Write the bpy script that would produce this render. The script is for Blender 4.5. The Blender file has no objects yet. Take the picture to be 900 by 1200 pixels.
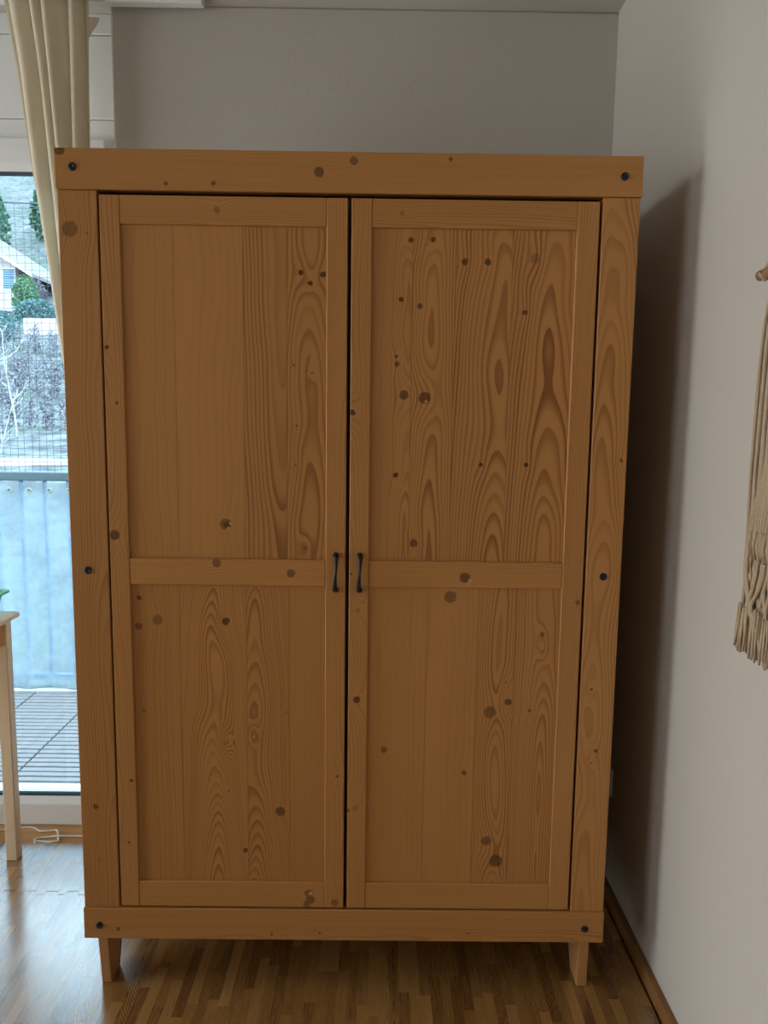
import bpy, bmesh, math, random
from mathutils import Vector, Matrix
PI = math.pi
S = bpy.context.scene
COL = S.collection
random.seed(7)

# ------------------------------------------------------------------ camera, sky, exposure
cam = bpy.data.cameras.new('camera'); camo = bpy.data.objects.new('camera', cam); COL.objects.link(camo)
cam.sensor_fit = 'VERTICAL'; cam.sensor_height = 32.0; cam.lens = 880.0 / 1200.0 * 32.0
cam.clip_start = 0.02; cam.clip_end = 600
_p, _y, _r = 0.12330549, 0.00593027, 0.01303495
fw = Vector((math.sin(_y)*math.cos(_p), math.cos(_y)*math.cos(_p), -math.sin(_p)))
r0 = Vector((math.cos(_y), -math.sin(_y), 0)); u0 = r0.cross(fw)
rt = math.cos(_r)*r0 + math.sin(_r)*u0; up = -math.sin(_r)*r0 + math.cos(_r)*u0
m3 = Matrix((rt, up, -fw)).transposed()
camo.matrix_world = Matrix.Translation((0.68089, -1.63131, 1.36354)) @ m3.to_4x4()
S.camera = camo
S.view_settings.view_transform = 'Standard'; S.view_settings.look = 'None'
S.view_settings.gamma = 1.0; S.view_settings.use_curve_mapping = False
S.view_settings.exposure = 2.95
SKY = 1.0
w = bpy.data.worlds.new('overcast_sky'); S.world = w; w.use_nodes = True
wn = w.node_tree; wn.nodes.clear()
_tc = wn.nodes.new('ShaderNodeTexCoord'); _sx = wn.nodes.new('ShaderNodeSeparateXYZ')
_cr = wn.nodes.new('ShaderNodeValToRGB'); _bg = wn.nodes.new('ShaderNodeBackground'); _wo = wn.nodes.new('ShaderNodeOutputWorld')
wn.links.new(_tc.outputs['Generated'], _sx.inputs[0]); wn.links.new(_sx.outputs[2], _cr.inputs[0])
_cr.color_ramp.elements[0].position = 0.0; _cr.color_ramp.elements[0].color = (0.96, 1.00, 1.02, 1)
_cr.color_ramp.elements[1].position = 0.9; _cr.color_ramp.elements[1].color = (0.90, 0.98, 1.06, 1)
wn.links.new(_cr.outputs[0], _bg.inputs[0]); _bg.inputs[1].default_value = SKY
wn.links.new(_bg.outputs[0], _wo.inputs[0])

def portal(name, loc, rot, sx, sy):
    l = bpy.data.lights.new(name, 'AREA'); l.shape = 'RECTANGLE'; l.size = sx; l.size_y = sy
    l.cycles.is_portal = True
    o = bpy.data.objects.new(name, l); COL.objects.link(o); o.location = loc; o.rotation_euler = rot
portal('sky_portal_back', (-1.05, 0.80, 1.15), (-PI/2, 0, 0), 1.85, 2.1)       # faces -y, into the room
portal('sky_portal_left', (-2.24, -1.26, 1.27), (0, -PI/2, 0), 2.4, 3.9)        # faces +x

# room numbers
XR, XL = 1.353, -2.10        # right / left wall
YB, YN, YF = 0.691, 0.741, -3.30   # back wall, window plane in its shallow niche, wall behind the camera
ZC = 2.535
NX = -0.112                  # right end of the niche

# ------------------------------------------------------------------ helpers
def link(o): COL.objects.link(o); return o
def tag(o, label=None, cat=None, group=None, kind=None):
    if label: o['label'] = label
    if cat: o['category'] = cat
    if group: o['group'] = group
    if kind: o['kind'] = kind
    return o
def empty(name, loc=(0, 0, 0), rz=0):
    o = bpy.data.objects.new(name, None); o.location = loc; o.rotation_euler = (0, 0, rz); o.empty_display_size = 0.1
    return link(o)
def obj(name, bm, mat, parent=None, smooth=False):
    bmesh.ops.recalc_face_normals(bm, faces=bm.faces)
    me = bpy.data.meshes.new(name); bm.to_mesh(me); bm.free()
    if smooth:
        for p in me.polygons: p.use_smooth = True
    me.materials.append(mat)
    o = bpy.data.objects.new(name, me); link(o)
    if parent: o.parent = parent
    return o
def box(bm, x0, x1, y0, y1, z0, z1, bev=0.0, seg=1):
    vs = [bm.verts.new((x, y, z)) for z in (z0, z1) for y in (y0, y1) for x in (x0, x1)]
    fs = [(0, 2, 3, 1), (4, 5, 7, 6), (0, 1, 5, 4), (2, 6, 7, 3), (0, 4, 6, 2), (1, 3, 7, 5)]
    faces = [bm.faces.new([vs[i] for i in f]) for f in fs]
    if bev > 0:
        es = list({e for f in faces for e in f.edges})
        bmesh.ops.bevel(bm, geom=es, offset=bev, segments=seg, affect='EDGES', profile=0.5)
def bx(name, b, mat, parent=None, bev=0.0, seg=1):
    bm = bmesh.new(); box(bm, *b, bev=bev, seg=seg); return obj(name, bm, mat, parent)
def prism(bm, pts, z0, z1, bev=0.0):
    lo = [bm.verts.new((x, y, z0)) for x, y in pts]; hi = [bm.verts.new((x, y, z1)) for x, y in pts]
    n = len(pts); bm.faces.new(lo[::-1]); top = bm.faces.new(hi)
    for i in range(n): bm.faces.new((lo[i], lo[(i+1) % n], hi[(i+1) % n], hi[i]))
    if bev: bmesh.ops.bevel(bm, geom=list(top.edges), offset=bev, segments=1, affect='EDGES')
def hexa(bm, a, b):
    """eight-cornered solid from two quads of 3-D points"""
    va = [bm.verts.new(p) for p in a]; vb = [bm.verts.new(p) for p in b]
    bm.faces.new(va[::-1]); bm.faces.new(vb)
    for i in range(4): bm.faces.new((va[i], va[(i+1) % 4], vb[(i+1) % 4], vb[i]))
def tube(bm, pts, rad, n=6, cap=True):
    pts = [Vector(p) for p in pts]; m = len(pts)
    rs = rad if isinstance(rad, (list, tuple)) else [rad]*m
    rings = []; ref = None
    for i, p in enumerate(pts):
        t = (pts[min(i+1, m-1)] - pts[max(i-1, 0)])
        if t.length < 1e-9: t = Vector((0, 0, 1))
        t.normalize()
        if ref is None: ref = Vector((0, 0, 1)) if abs(t.z) < 0.9 else Vector((1, 0, 0))
        a = t.cross(ref)
        if a.length < 1e-6: a = t.cross(Vector((0, 1, 0)))
        a.normalize(); b = t.cross(a).normalized(); ref = b.cross(t) if False else ref
        rr = rs[i] if isinstance(rs[i], (tuple, list)) else (rs[i], rs[i])
        rings.append([bm.verts.new(p + a*math.cos(2*PI*k/n)*rr[0] + b*math.sin(2*PI*k/n)*rr[1]) for k in range(n)])
    for i in range(m-1):
        for k in range(n):
            bm.faces.new((rings[i][k], rings[i][(k+1) % n], rings[i+1][(k+1) % n], rings[i+1][k]))
    if cap: bm.faces.new(rings[0][::-1]); bm.faces.new(rings[-1])
def lathe_y(bm, c, prof, n=14):
    """profile of (radius, y) turned about the y axis through c"""
    rings = []
    for r, y in prof:
        rings.append([bm.verts.new((c[0]+r*math.cos(2*PI*k/n), c[1]+y, c[2]+r*math.sin(2*PI*k/n))) for k in range(n)])
    for i in range(len(rings)-1):
        for k in range(n): bm.faces.new((rings[i][k], rings[i][(k+1) % n], rings[i+1][(k+1) % n], rings[i+1][k]))
    bm.faces.new(rings[0][::-1]); bm.faces.new(rings[-1])
def catmull(P, k=6):
    P = [Vector(p) for p in P]; out = []
    for i in range(len(P)-1):
        a = P[max(i-1, 0)]; b = P[i]; c = P[i+1]; d = P[min(i+2, len(P)-1)]
        for j in range(k):
            t = j/k
            out.append(0.5*((2*b)+(c-a)*t+(2*a-5*b+4*c-d)*t*t+(3*b-a-3*c+d)*t**3))
    out.append(P[-1]); return out

# ------------------------------------------------------------------ node helpers
class NT:
    def __init__(s, name):
        s.m = bpy.data.materials.new(name); s.m.use_nodes = True
        s.t = s.m.node_tree; s.t.nodes.clear()
        s.out = s.t.nodes.new('ShaderNodeOutputMaterial')
    def n(s, ty, **kw):
        x = s.t.nodes.new(ty)
        for k, v in kw.items(): setattr(x, k, v)
        return x
    def put(s, sock, v):
        if v is None: return
        if isinstance(v, bpy.types.NodeSocket): s.t.links.new(v, sock)
        else: sock.default_value = v
    def math(s, op, a, b=None, c=None, clamp=False):
        x = s.n('ShaderNodeMath', operation=op, use_clamp=clamp)
        s.put(x.inputs[0], a); s.put(x.inputs[1], b); s.put(x.inputs[2], c); return x.outputs[0]
    def vec(s, op, a, b=None, out=0):
        x = s.n('ShaderNodeVectorMath', operation=op); s.put(x.inputs[0], a); s.put(x.inputs[1], b)
        return x.outputs[out]
    def xyz(s, a, b, c):
        x = s.n('ShaderNodeCombineXYZ'); s.put(x.inputs[0], a); s.put(x.inputs[1], b); s.put(x.inputs[2], c); return x.outputs[0]
    def sep(s, v):
        x = s.n('ShaderNodeSeparateXYZ'); s.put(x.inputs[0], v); return x.outputs
    def noise(s, v, sc, det=2.0, rough=0.5, dim='3D', dist=0.0):
        x = s.n('ShaderNodeTexNoise', noise_dimensions=dim); s.put(x.inputs['Vector'], v)
        x.inputs['Scale'].default_value = sc; x.inputs['Detail'].default_value = det; x.inputs['Roughness'].default_value = rough
        x.inputs['Distortion'].default_value = dist
        return x.outputs[0]
    def white(s, v, dim='2D'):
        x = s.n('ShaderNodeTexWhiteNoise', noise_dimensions=dim); s.put(x.inputs['Vector'], v); return x.outputs
    def rng(s, v, a, b, c=0.0, d=1.0, ty='SMOOTHSTEP'):
        x = s.n('ShaderNodeMapRange', interpolation_type=ty); s.put(x.inputs[0], v)
        x.inputs[1].default_value = a; x.inputs[2].default_value = b; x.inputs[3].default_value = c; x.inputs[4].default_value = d
        return x.outputs[0]
    def mix(s, f, a, b, mode='MIX'):
        x = s.n('ShaderNodeMix', data_type='RGBA', blend_type=mode); s.put(x.inputs[0], f)
        for k, v in ((6, a), (7, b)):
            if isinstance(v, tuple): v = v if len(v) == 4 else (*v, 1)
            s.put(x.inputs[k], v)
        return x.outputs[2]
    def objco(s): return s.n('ShaderNodeTexCoord').outputs['Object']
    def bsdf(s, col, rough=0.5, bump=None, bstr=0.2, bdist=0.001, spec=0.5, **kw):
        x = s.n('ShaderNodeBsdfPrincipled')
        s.put(x.inputs['Base Color'], (*col, 1) if isinstance(col, tuple) and len(col) == 3 else col)
        s.put(x.inputs['Roughness'], rough); s.put(x.inputs['Specular IOR Level'], spec)
        for k, v in kw.items(): s.put(x.inputs[k.replace('_', ' ')], v)
        if bump is not None:
            b = s.n('ShaderNodeBump'); b.inputs['Strength'].default_value = bstr; b.inputs['Distance'].default_value = bdist
            s.put(b.inputs['Height'], bump); s.t.links.new(b.outputs[0], x.inputs['Normal'])
        return x.outputs[0]
    def done(s, sh): s.t.links.new(sh, s.out.inputs[0]); return s.m

def flat(name, col, rough=0.5, var=0.12, sc=30.0, bstr=0.15, bdist=0.0006, spec=0.5, **kw):
    t = NT(name); co = t.objco(); f = t.noise(co, sc, 3)
    c = t.mix(f, tuple(x*(1-var) for x in col), tuple(min(1, x*(1+var)) for x in col))
    return t.done(t.bsdf(c, rough, t.noise(co, sc*6, 2), bstr, bdist, spec, **kw))

def plaster(name, col, bump=0.45):
    t = NT(name); co = t.objco()
    f = t.noise(co, 1.3, 3); g = t.noise(co, 160, 3, 0.6); g2 = t.noise(co, 45, 2)
    c = t.mix(f, tuple(x*0.96 for x in col), col)
    h = t.math('ADD', g, t.math('MULTIPLY', g2, 0.8))
    return t.done(t.bsdf(c, 0.85, h, bump, 0.0012, 0.25))

# knots: (x, z, radius, strength, bend)
_kg = bpy.data.node_groups.new('knot', 'ShaderNodeTree')
for nm, ty, io in (('P', 'NodeSocketVector', 'INPUT'), ('K', 'NodeSocketVector', 'INPUT'), ('R', 'NodeSocketFloat', 'INPUT'), ('W', 'NodeSocketVector', 'INPUT'),
                   ('Core', 'NodeSocketFloat', 'OUTPUT'), ('Bump', 'NodeSocketFloat', 'OUTPUT')):
    _kg.interface.new_socket(nm, in_out=io, socket_type=ty)
def _mk():
    N = _kg.nodes; L = _kg.links
    gi = N.new('NodeGroupInput'); go = N.new('NodeGroupOutput')
    a = N.new('ShaderNodeVectorMath'); a.operation = 'SUBTRACT'; L.new(gi.outputs['P'], a.inputs[0]); L.new(gi.outputs['K'], a.inputs[1])
    b = N.new('ShaderNodeVectorMath'); b.operation = 'LENGTH'; L.new(a.outputs[0], b.inputs[0])
    d = N.new('ShaderNodeMath'); d.operation = 'DIVIDE'; L.new(b.outputs['Value'], d.inputs[0]); L.new(gi.outputs['R'], d.inputs[1])
    m = N.new('ShaderNodeMapRange'); m.interpolation_type = 'SMOOTHSTEP'; L.new(d.outputs[0], m.inputs[0])
    m.inputs[1].default_value = 0.78; m.inputs[2].default_value = 1.06; m.inputs[3].default_value = 1; m.inputs[4].default_value = 0
    L.new(m.outputs[0], go.inputs['Core'])
    e = N.new('ShaderNodeVectorMath'); e.operation = 'MULTIPLY'; L.new(a.outputs[0], e.inputs[0]); L.new(gi.outputs['W'], e.inputs[1])
    f = N.new('ShaderNodeVectorMath'); f.operation = 'DOT_PRODUCT'; L.new(e.outputs[0], f.inputs[0]); L.new(e.outputs[0], f.inputs[1])
    g = N.new('ShaderNodeMath'); g.operation = 'MULTIPLY'; L.new(f.outputs['Value'], g.inputs[0]); g.inputs[1].default_value = -1
    h = N.new('ShaderNodeMath'); h.operation = 'EXPONENT'; L.new(g.outputs[0], h.inputs[0]); L.new(h.outputs[0], go.inputs['Bump'])
_mk()

def wood(name, knots=(), light=(0.50, 0.235, 0.075), dark=(0.26, 0.095, 0.022), horiz=False, rough=0.42, chips=()):
    """sawn pine: growth rings cut by the board. Per board: g_a = (pith offset, depth of the cut, tilt), g_b = (rings per m, contrast, tone), g_c = (seed, wobble, 0)"""
    t = NT(name); co = t.objco()
    def att(nm): return t.n('ShaderNodeAttribute', attribute_type='OBJECT', attribute_name=nm).outputs['Vector']
    x, y, z = t.sep(co)
    A = t.sep(att('g_a')); B = t.sep(att('g_b')); C = t.sep(att('g_c'))
    u, v = (z, x) if horiz else (x, z)
    wp = t.xyz(t.math('MULTIPLY', u, 3.0), C[0], t.math('MULTIPLY', v, 1.6))
    wob = t.math('SUBTRACT', t.noise(wp, 1.0, 2.0), 0.5)
    wob2 = t.math('SUBTRACT', t.noise(t.xyz(t.math('MULTIPLY', u, 14.0), t.math('ADD', C[0], 5.0), t.math('MULTIPLY', v, 3.2)), 1.0, 1.0), 0.5)
    up_ = t.math('SUBTRACT', u, A[0])
    h = t.math('ADD', A[1], t.math('MULTIPLY', v, A[2]))
    h = t.math('ADD', h, t.math('MULTIPLY', wob, C[1]))
    h = t.math('ADD', h, t.math('MULTIPLY', y, 0.8))
    r = t.math('SQRT', t.math('ADD', t.math('MULTIPLY', up_, up_), t.math('MULTIPLY', h, h)))
    r = t.math('ADD', r, t.math('MULTIPLY', wob2, 0.012))
    core = None; hole = None
    kc = t.vec('ADD', co, t.vec('MULTIPLY', t.vec('SUBTRACT', t.n('ShaderNodeTexNoise').outputs['Color'], (0.5, 0.5, 0.5)), (0, 0, 0)))
    P = t.vec('MULTIPLY', co, (1, 0, 1))
    # ragged outline for the knots
    nz = t.n('ShaderNodeTexNoise'); t.put(nz.inputs['Vector'], co); nz.inputs['Scale'].default_value = 90
    P2 = t.vec('ADD', P, t.vec('MULTIPLY', t.vec('SUBTRACT', nz.outputs['Color'], (0.5, 0.5, 0.5)), (0.006, 0, 0.006)))
    for kx, kz, kr, ks, kb in knots:
        g = t.n('ShaderNodeGroup'); g.node_tree = _kg
        t.put(g.inputs['P'], P2); g.inputs['K'].default_value = (kx, 0, kz); g.inputs['R'].default_value = kr
        wu, wv = 1/(kr*1.3+0.008), 1/(kr*2.6+0.02)
        g.inputs['W'].default_value = (wv, 0, wu) if horiz else (wu, 0, wv)
        c = t.math('MULTIPLY', g.outputs['Core'], ks)
        core = c if core is None else t.math('MAXIMUM', core, c)
        r = t.math('ADD', r, t.math('MULTIPLY', g.outputs['Bump'], kb))
    for kx, kz, kr in chips:
        g = t.n('ShaderNodeGroup'); g.node_tree = _kg
        t.put(g.inputs['P'], P2); g.inputs['K'].default_value = (kx, 0, kz); g.inputs['R'].default_value = kr
        hole = g.outputs['Core'] if hole is None else t.math('MAXIMUM', hole, g.outputs['Core'])
    ph = t.math('MULTIPLY', r, B[0])
    fr = t.math('FRACT', ph)
    # uneven rings: each year its own darkness
    yr = t.white(t.xyz(t.math('FLOOR', ph), C[0], 0.0), '3D')[0]
    late = t.math('MULTIPLY', t.rng(fr, 0.30, 0.88), t.rng(fr, 1.0, 0.93))
    late = t.math('MULTIPLY', late, t.math('MULTIPLY_ADD', yr, 0.65, 0.35))
    fib = t.noise(t.xyz(t.math('MULTIPLY', u, 900.0), t.math('MULTIPLY', y, 300.0), t.math('MULTIPLY', v, 14.0)), 1.0, 2.0)
    broad = t.noise(t.xyz(t.math('MULTIPLY', u, 9.0), C[0], t.math('MULTIPLY', v, 0.9)), 1.0, 2.0)
    f = t.math('MULTIPLY', late, B[1])
    f = t.math('ADD', f, t.math('MULTIPLY', t.math('SUBTRACT', fib, 0.5), 0.22))
    f = t.math('ADD', f, t.math('MULTIPLY', t.math('SUBTRACT', broad, 0.5), 0.45), None, True)
    col = t.mix(f, light, dark)
    tone = t.math('ADD', B[2], 1.0)
    col = t.mix(1.0, col, t.xyz(tone, tone, tone), 'MULTIPLY')
    if core is not None:
        kt = t.mix(t.noise(co, 260.0, 3, 0.6), (0.026, 0.009, 0.004), (0.115, 0.046, 0.014))
        col = t.mix(core, col, kt)
    if hole is not None:
        col = t.mix(hole, col, (0.60, 0.33, 0.13))
    return t.done(t.bsdf(col, t.math('MULTIPLY_ADD', late, -0.06, rough), t.math('ADD', late, fib), 0.10, 0.0006, 0.38))

_seed = [1.0]
def grain(o, u0=0.0, d=0.03, tilt=0.02, freq=300.0, con=0.5, tone=0.0, wob=0.05):
    _seed[0] += 1.37
    o['g_a'] = (u0, d, tilt); o['g_b'] = (freq, con, tone); o['g_c'] = (_seed[0], wob, 0.0)
    return o

M = {}
M['wall'] = plaster('wall_plaster', (0.56, 0.530, 0.482))
M['ceil'] = plaster('ceiling_plaster', (0.60, 0.57, 0.52), 0.25)
M['lacquer'] = flat('white_lacquer', (0.84, 0.88, 0.90), 0.35, 0.02, 6, 0.05)
M['gasket'] = flat('dark_gasket', (0.05, 0.08, 0.11), 0.6)
M['black'] = flat('black_iron', (0.008, 0.0075, 0.008), 0.42, 0.3, 60, 0.25, 0.0008)
M['cap'] = flat('black_plastic_cap', (0.010, 0.010, 0.013), 0.45)
M['inside'] = flat('wardrobe_inside', (0.30, 0.15, 0.06), 0.6)
M['cable'] = flat('white_cable_plastic', (0.80, 0.80, 0.80), 0.4, 0.03)
M['green'] = flat('green_plastic', (0.06, 0.42, 0.12), 0.35, 0.06)
M['cord'] = flat('cotton_cord', (0.52, 0.40, 0.27), 0.9, 0.25, 220, 0.6, 0.002)
M['dowel'] = flat('dowel_wood', (0.33, 0.20, 0.11), 0.6, 0.25, 60)
M['metal'] = flat('grey_railing_paint', (0.10, 0.13, 0.135), 0.5)
M['bluemetal'] = flat('blue_grey_paint', (0.16, 0.30, 0.52), 0.5)
M['concrete'] = flat('concrete', (0.42, 0.42, 0.40), 0.9, 0.2, 12)

def glass(name, tint):
    t = NT(name)
    tr = t.n('ShaderNodeBsdfTransparent'); tr.inputs[0].default_value = (*tint, 1)
    gl = t.n('ShaderNodeBsdfGlossy'); gl.inputs['Roughness'].default_value = 0.01
    fr = t.n('ShaderNodeFresnel'); fr.inputs[0].default_value = 1.45
    mx = t.n('ShaderNodeMixShader')
    t.t.links.new(fr.outputs[0], mx.inputs[0]); t.t.links.new(tr.outputs[0], mx.inputs[1]); t.t.links.new(gl.outputs[0], mx.inputs[2])
    return t.done(mx.outputs[0])
M['glass'] = glass('daylight_tint_glass', (0.80, 0.935, 1.0)); M['glass_clear'] = glass('clear_window_glass', (0.97, 0.96, 0.94))  # cool colour of the daylight is put into the door glass tint

def cloth(name, col, transl, weave=900, trans=0.0):
    t = NT(name); co = t.objco()
    f = t.noise(co, 18, 3); wv = t.noise(co, weave, 1)
    c = t.mix(f, tuple(x*0.9 for x in col), col)
    p = t.bsdf(c, 0.9, wv, 0.3, 0.0008, 0.1)
    tl = t.n('ShaderNodeBsdfTranslucent'); t.put(tl.inputs[0], c)
    mx = t.n('ShaderNodeMixShader'); mx.inputs[0].default_value = transl
    t.t.links.new(p, mx.inputs[1]); t.t.links.new(tl.outputs[0], mx.inputs[2]); sh = mx.outputs[0]
    if trans:
        tr = t.n('ShaderNodeBsdfTransparent'); m2 = t.n('ShaderNodeMixShader')
        t.put(m2.inputs[0], t.rng(t.noise(co, 14, 4, 0.6), 0.35, 0.65, trans*0.6, trans*1.4))
        t.t.links.new(sh, m2.inputs[1]); t.t.links.new(tr.outputs[0], m2.inputs[2]); sh = m2.outputs[0]
    return t.done(sh)
M['curtain'] = cloth('curtain_cotton', (0.93, 0.87, 0.75), 0.55)
M['screen'] = cloth('balcony_screen_fabric', (0.42, 0.50, 0.55), 0.50, 400, 0.30)

def mat_print():
    """foam mat printed with narrow oak strips running towards the window"""
    t = NT('printed_foam'); x, y, z = t.sep(t.n('ShaderNodeNewGeometry').outputs['Position'])
    W, L = 0.0247, 0.225
    rx = t.math('DIVIDE', x, W); row = t.math('FLOOR', rx); fx = t.math('SUBTRACT', rx, row)
    off = t.white(t.xyz(row, 3.0, 0.0))[0]
    ry = t.math('ADD', t.math('DIVIDE', y, L), t.math('MULTIPLY', off, 7.0)); cel = t.math('FLOOR', ry); fy = t.math('SUBTRACT', ry, cel)
    hv = t.white(t.xyz(row, cel, 0.0)); h1 = hv[0]; hs = t.sep(hv[1])
    # stretched fine grain, and slanting figure on some strips
    fine = t.noise(t.xyz(t.math('MULTIPLY', x, 330.0), t.math('MULTIPLY', y, 16.0), h1), 1.0, 3.0)
    xc = t.math('SUBTRACT', fx, 0.5)
    sl = t.math('MULTIPLY', t.math('SIGN', t.math('SUBTRACT', hs[0], 0.5)), t.math('MULTIPLY_ADD', hs[1], 0.9, 0.8))
    ph = t.math('ADD', t.math('MULTIPLY', fy, 20.0), t.math('MULTIPLY', xc, t.math('MULTIPLY', sl, 4.2)))
    ph = t.math('ADD', ph, t.math('MULTIPLY', t.math('MULTIPLY', xc, xc), t.math('MULTIPLY', hs[1], 1.2)))
    ph = t.math('ADD', ph, t.math('MULTIPLY', t.noise(t.xyz(t.math('MULTIPLY', x, 50.0), t.math('MULTIPLY', y, 14.0), 0.0), 1.0, 2.0), 0.9))
    st = t.math('MULTIPLY', t.math('SINE', t.math('MULTIPLY', ph, 6.283)), 0.5)
    fig = t.math('MULTIPLY', t.rng(hs[2], 0.60, 0.72), t.math('MULTIPLY', st, t.rng(t.math('ABSOLUTE', t.math('SUBTRACT', fy, 0.5)), 0.48, 0.22)))
    ln = t.math('MULTIPLY', t.math('SINE', t.math('ADD', t.math('MULTIPLY', x, 1500.0), t.math('MULTIPLY', fine, 16.0))), 0.5)
    f = t.math('MULTIPLY_ADD', h1, 0.55, 0.15)
    f = t.math('ADD', f, t.math('MULTIPLY', fig, 0.65))
    f = t.math('ADD', f, t.math('MULTIPLY', ln, 0.16))
    f = t.math('ADD', f, t.math('MULTIPLY', t.math('SUBTRACT', fine, 0.5), 0.6), None, True)
    col = t.mix(f, (0.115, 0.043, 0.011), (0.52, 0.285, 0.085))
    hgt = t.math('ADD', t.math('MULTIPLY', fig, 0.8), t.math('MULTIPLY', fine, 0.6))
    return t.done(t.bsdf(col, t.math('MULTIPLY_ADD', h1, 0.08, 0.20), hgt, 0.22, 0.0010, 1.0, Coat_Weight=1.0, Coat_Roughness=0.2, Coat_IOR=2.25))
M['foam'] = mat_print()

def parquet():
    t = NT('oak_parquet'); x, y, z = t.sep(t.objco())
    row = t.math('FLOOR', t.math('DIVIDE', y, 0.07))
    cel = t.math('FLOOR', t.math('ADD', t.math('DIVIDE', x, 0.42), t.math('MULTIPLY', t.white(t.xyz(row, 1.0, 0.0))[0], 5.0)))
    h = t.white(t.xyz(row, cel, 0.0))[0]
    g = t.noise(t.xyz(t.math('MULTIPLY', x, 9.0), t.math('MULTIPLY', y, 200.0), h), 1.0, 3.0)
    f = t.math('ADD', t.math('MULTIPLY', h, 0.4), t.math('MULTIPLY', g, 0.6))
    return t.done(t.bsdf(t.mix(f, (0.40, 0.19, 0.06), (0.66, 0.38, 0.15)), 0.4, g, 0.1))
M['parquet'] = parquet()

# pine of the wardrobe, one material per zone because each zone has knots of its own
LT, DK = (0.53, 0.250, 0.078), (0.235, 0.082, 0.018)
def K(*a): return [(x, z, r*0.92, s, b) for x, z, r, s, b in a]
M['w_head'] = wood('pine_header', K((0.012, 1.905, 0.013, 0.75, 0.006), (0.547, 1.869, 0.012, 0.72, 0.009), (0.619, 1.892, 0.010, 0.62, 0.007), (0.819, 1.898, 0.005, 0.7, 0.003),
    (0.23, 1.842, 0.005, 0.8, 0.003), (0.328, 1.844, 0.006, 0.7, 0.003)), LT, DK, True)
M['w_post'] = wood('pine_posts', K((0.027, 1.749, 0.019, 0.55, 0.012), (0.037, 0.472, 0.007, 0.75, 0.004), (0.062, 1.74, 0.003, 0.6, 0.002), (0.040, 0.34, 0.004, 0.3, 0.003),
    (1.164, 0.763, 0.004, 0.8, 0.003), (1.181, 0.618, 0.005, 0.8, 0.003), (1.172, 0.589, 0.003, 0.7, 0.002), (1.205, 1.28, 0.005, 0.6, 0.003)), LT, DK)
M['w_base'] = wood('pine_bottom_rail', K((0.081, 0.169, 0.005, 0.75, 0.003), (0.439, 0.159, 0.004, 0.7, 0.003), (0.553, 0.163, 0.004, 0.65, 0.003), (0.90, 0.165, 0.004, 0.5, 0.004)), LT, DK, True)
M['w_lstile'] = wood('pine_left_door_stiles', K((0.096, 1.507, 0.006, 0.85, 0.004), (0.114, 1.391, 0.005, 0.75, 0.003), (0.100, 1.103, 0.013, 0.78, 0.008), (0.121, 0.535, 0.005, 0.85, 0.003),
    (0.111, 0.385, 0.004, 0.7, 0.003), (0.592, 0.55, 0.005, 0.6, 0.004), (0.587, 0.239, 0.010, 0.55, 0.006)), LT, DK)
M['w_lrail'] = wood('pine_left_door_rails', K((0.334, 1.791, 0.008, 0.5, 0.012), (0.323, 1.043, 0.011, 0.65, 0.007), (0.487, 1.022, 0.011, 0.68, 0.007),
    (0.527, 0.262, 0.012, 0.55, 0.002), (0.530, 0.246, 0.013, 0.6, 0.002), (0.522, 0.234, 0.010, 0.6, 0.0)), LT, DK, True, chips=((0.531, 0.261, 0.005),))
M['w_lup'] = wood('pine_left_upper_panel', K((0.508, 1.669, 0.007, 0.9, 0.004), (0.555, 1.665, 0.007, 0.9, 0.004), (0.528, 1.647, 0.006, 0.85, 0.004), (0.343, 1.129, 0.015, 0.62, 0.004),
    (0.345, 1.127, 0.008, 0.9, 0.0), (0.493, 1.475, 0.003, 0.75, 0.002), (0.532, 1.46, 0.003, 0.5, 0.003), (0.499, 1.346, 0.003, 0.7, 0.002), (0.497, 1.262, 0.003, 0.7, 0.002), (0.517, 1.078, 0.005, 0.4, 0.006)), LT, DK,
    chips=((0.349, 1.119, 0.004), (0.353, 1.130, 0.0035)))
M['w_llow'] = wood('pine_left_lower_panel', K((0.188, 0.912, 0.014, 0.5, 0.009), (0.148, 0.962, 0.006, 0.75, 0.004), (0.145, 0.897, 0.010, 0.6, 0.006), (0.340, 0.910, 0.010, 0.85, 0.004), (0.460, 0.460, 0.013, 0.72, 0.009),
    (0.379, 0.364, 0.007, 0.75, 0.004), (0.337, 0.625, 0.006, 0.3, 0.012), (0.475, 0.70, 0.004, 0.3, 0.003), (0.342, 0.51, 0.004, 0.4, 0.003), (0.152, 0.70, 0.006, 0.4, 0.003), (0.40, 0.645, 0.004, 0.3, 0.006)), LT, DK)
M['w_rstile'] = wood('pine_right_door_stiles', K((0.619, 1.377, 0.008, 0.9, 0.010), (0.620, 1.022, 0.003, 0.8, 0.002), (0.634, 0.733, 0.010, 0.85, 0.010), (0.617, 0.468, 0.005, 0.8, 0.003), (0.634, 0.474, 0.009, 0.25, 0.012),
    (0.636, 0.94, 0.006, 0.35, 0.010), (1.124, 0.964, 0.006, 0.6, 0.003)), LT, DK)
M['w_rrail'] = wood('pine_right_door_rails', K((0.872, 1.017, 0.014, 0.75, 0.010), (0.720, 1.790, 0.006, 0.4, 0.005)), LT, DK, True, chips=((0.883, 1.010, 0.005), (0.879, 1.004, 0.004)))
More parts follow.
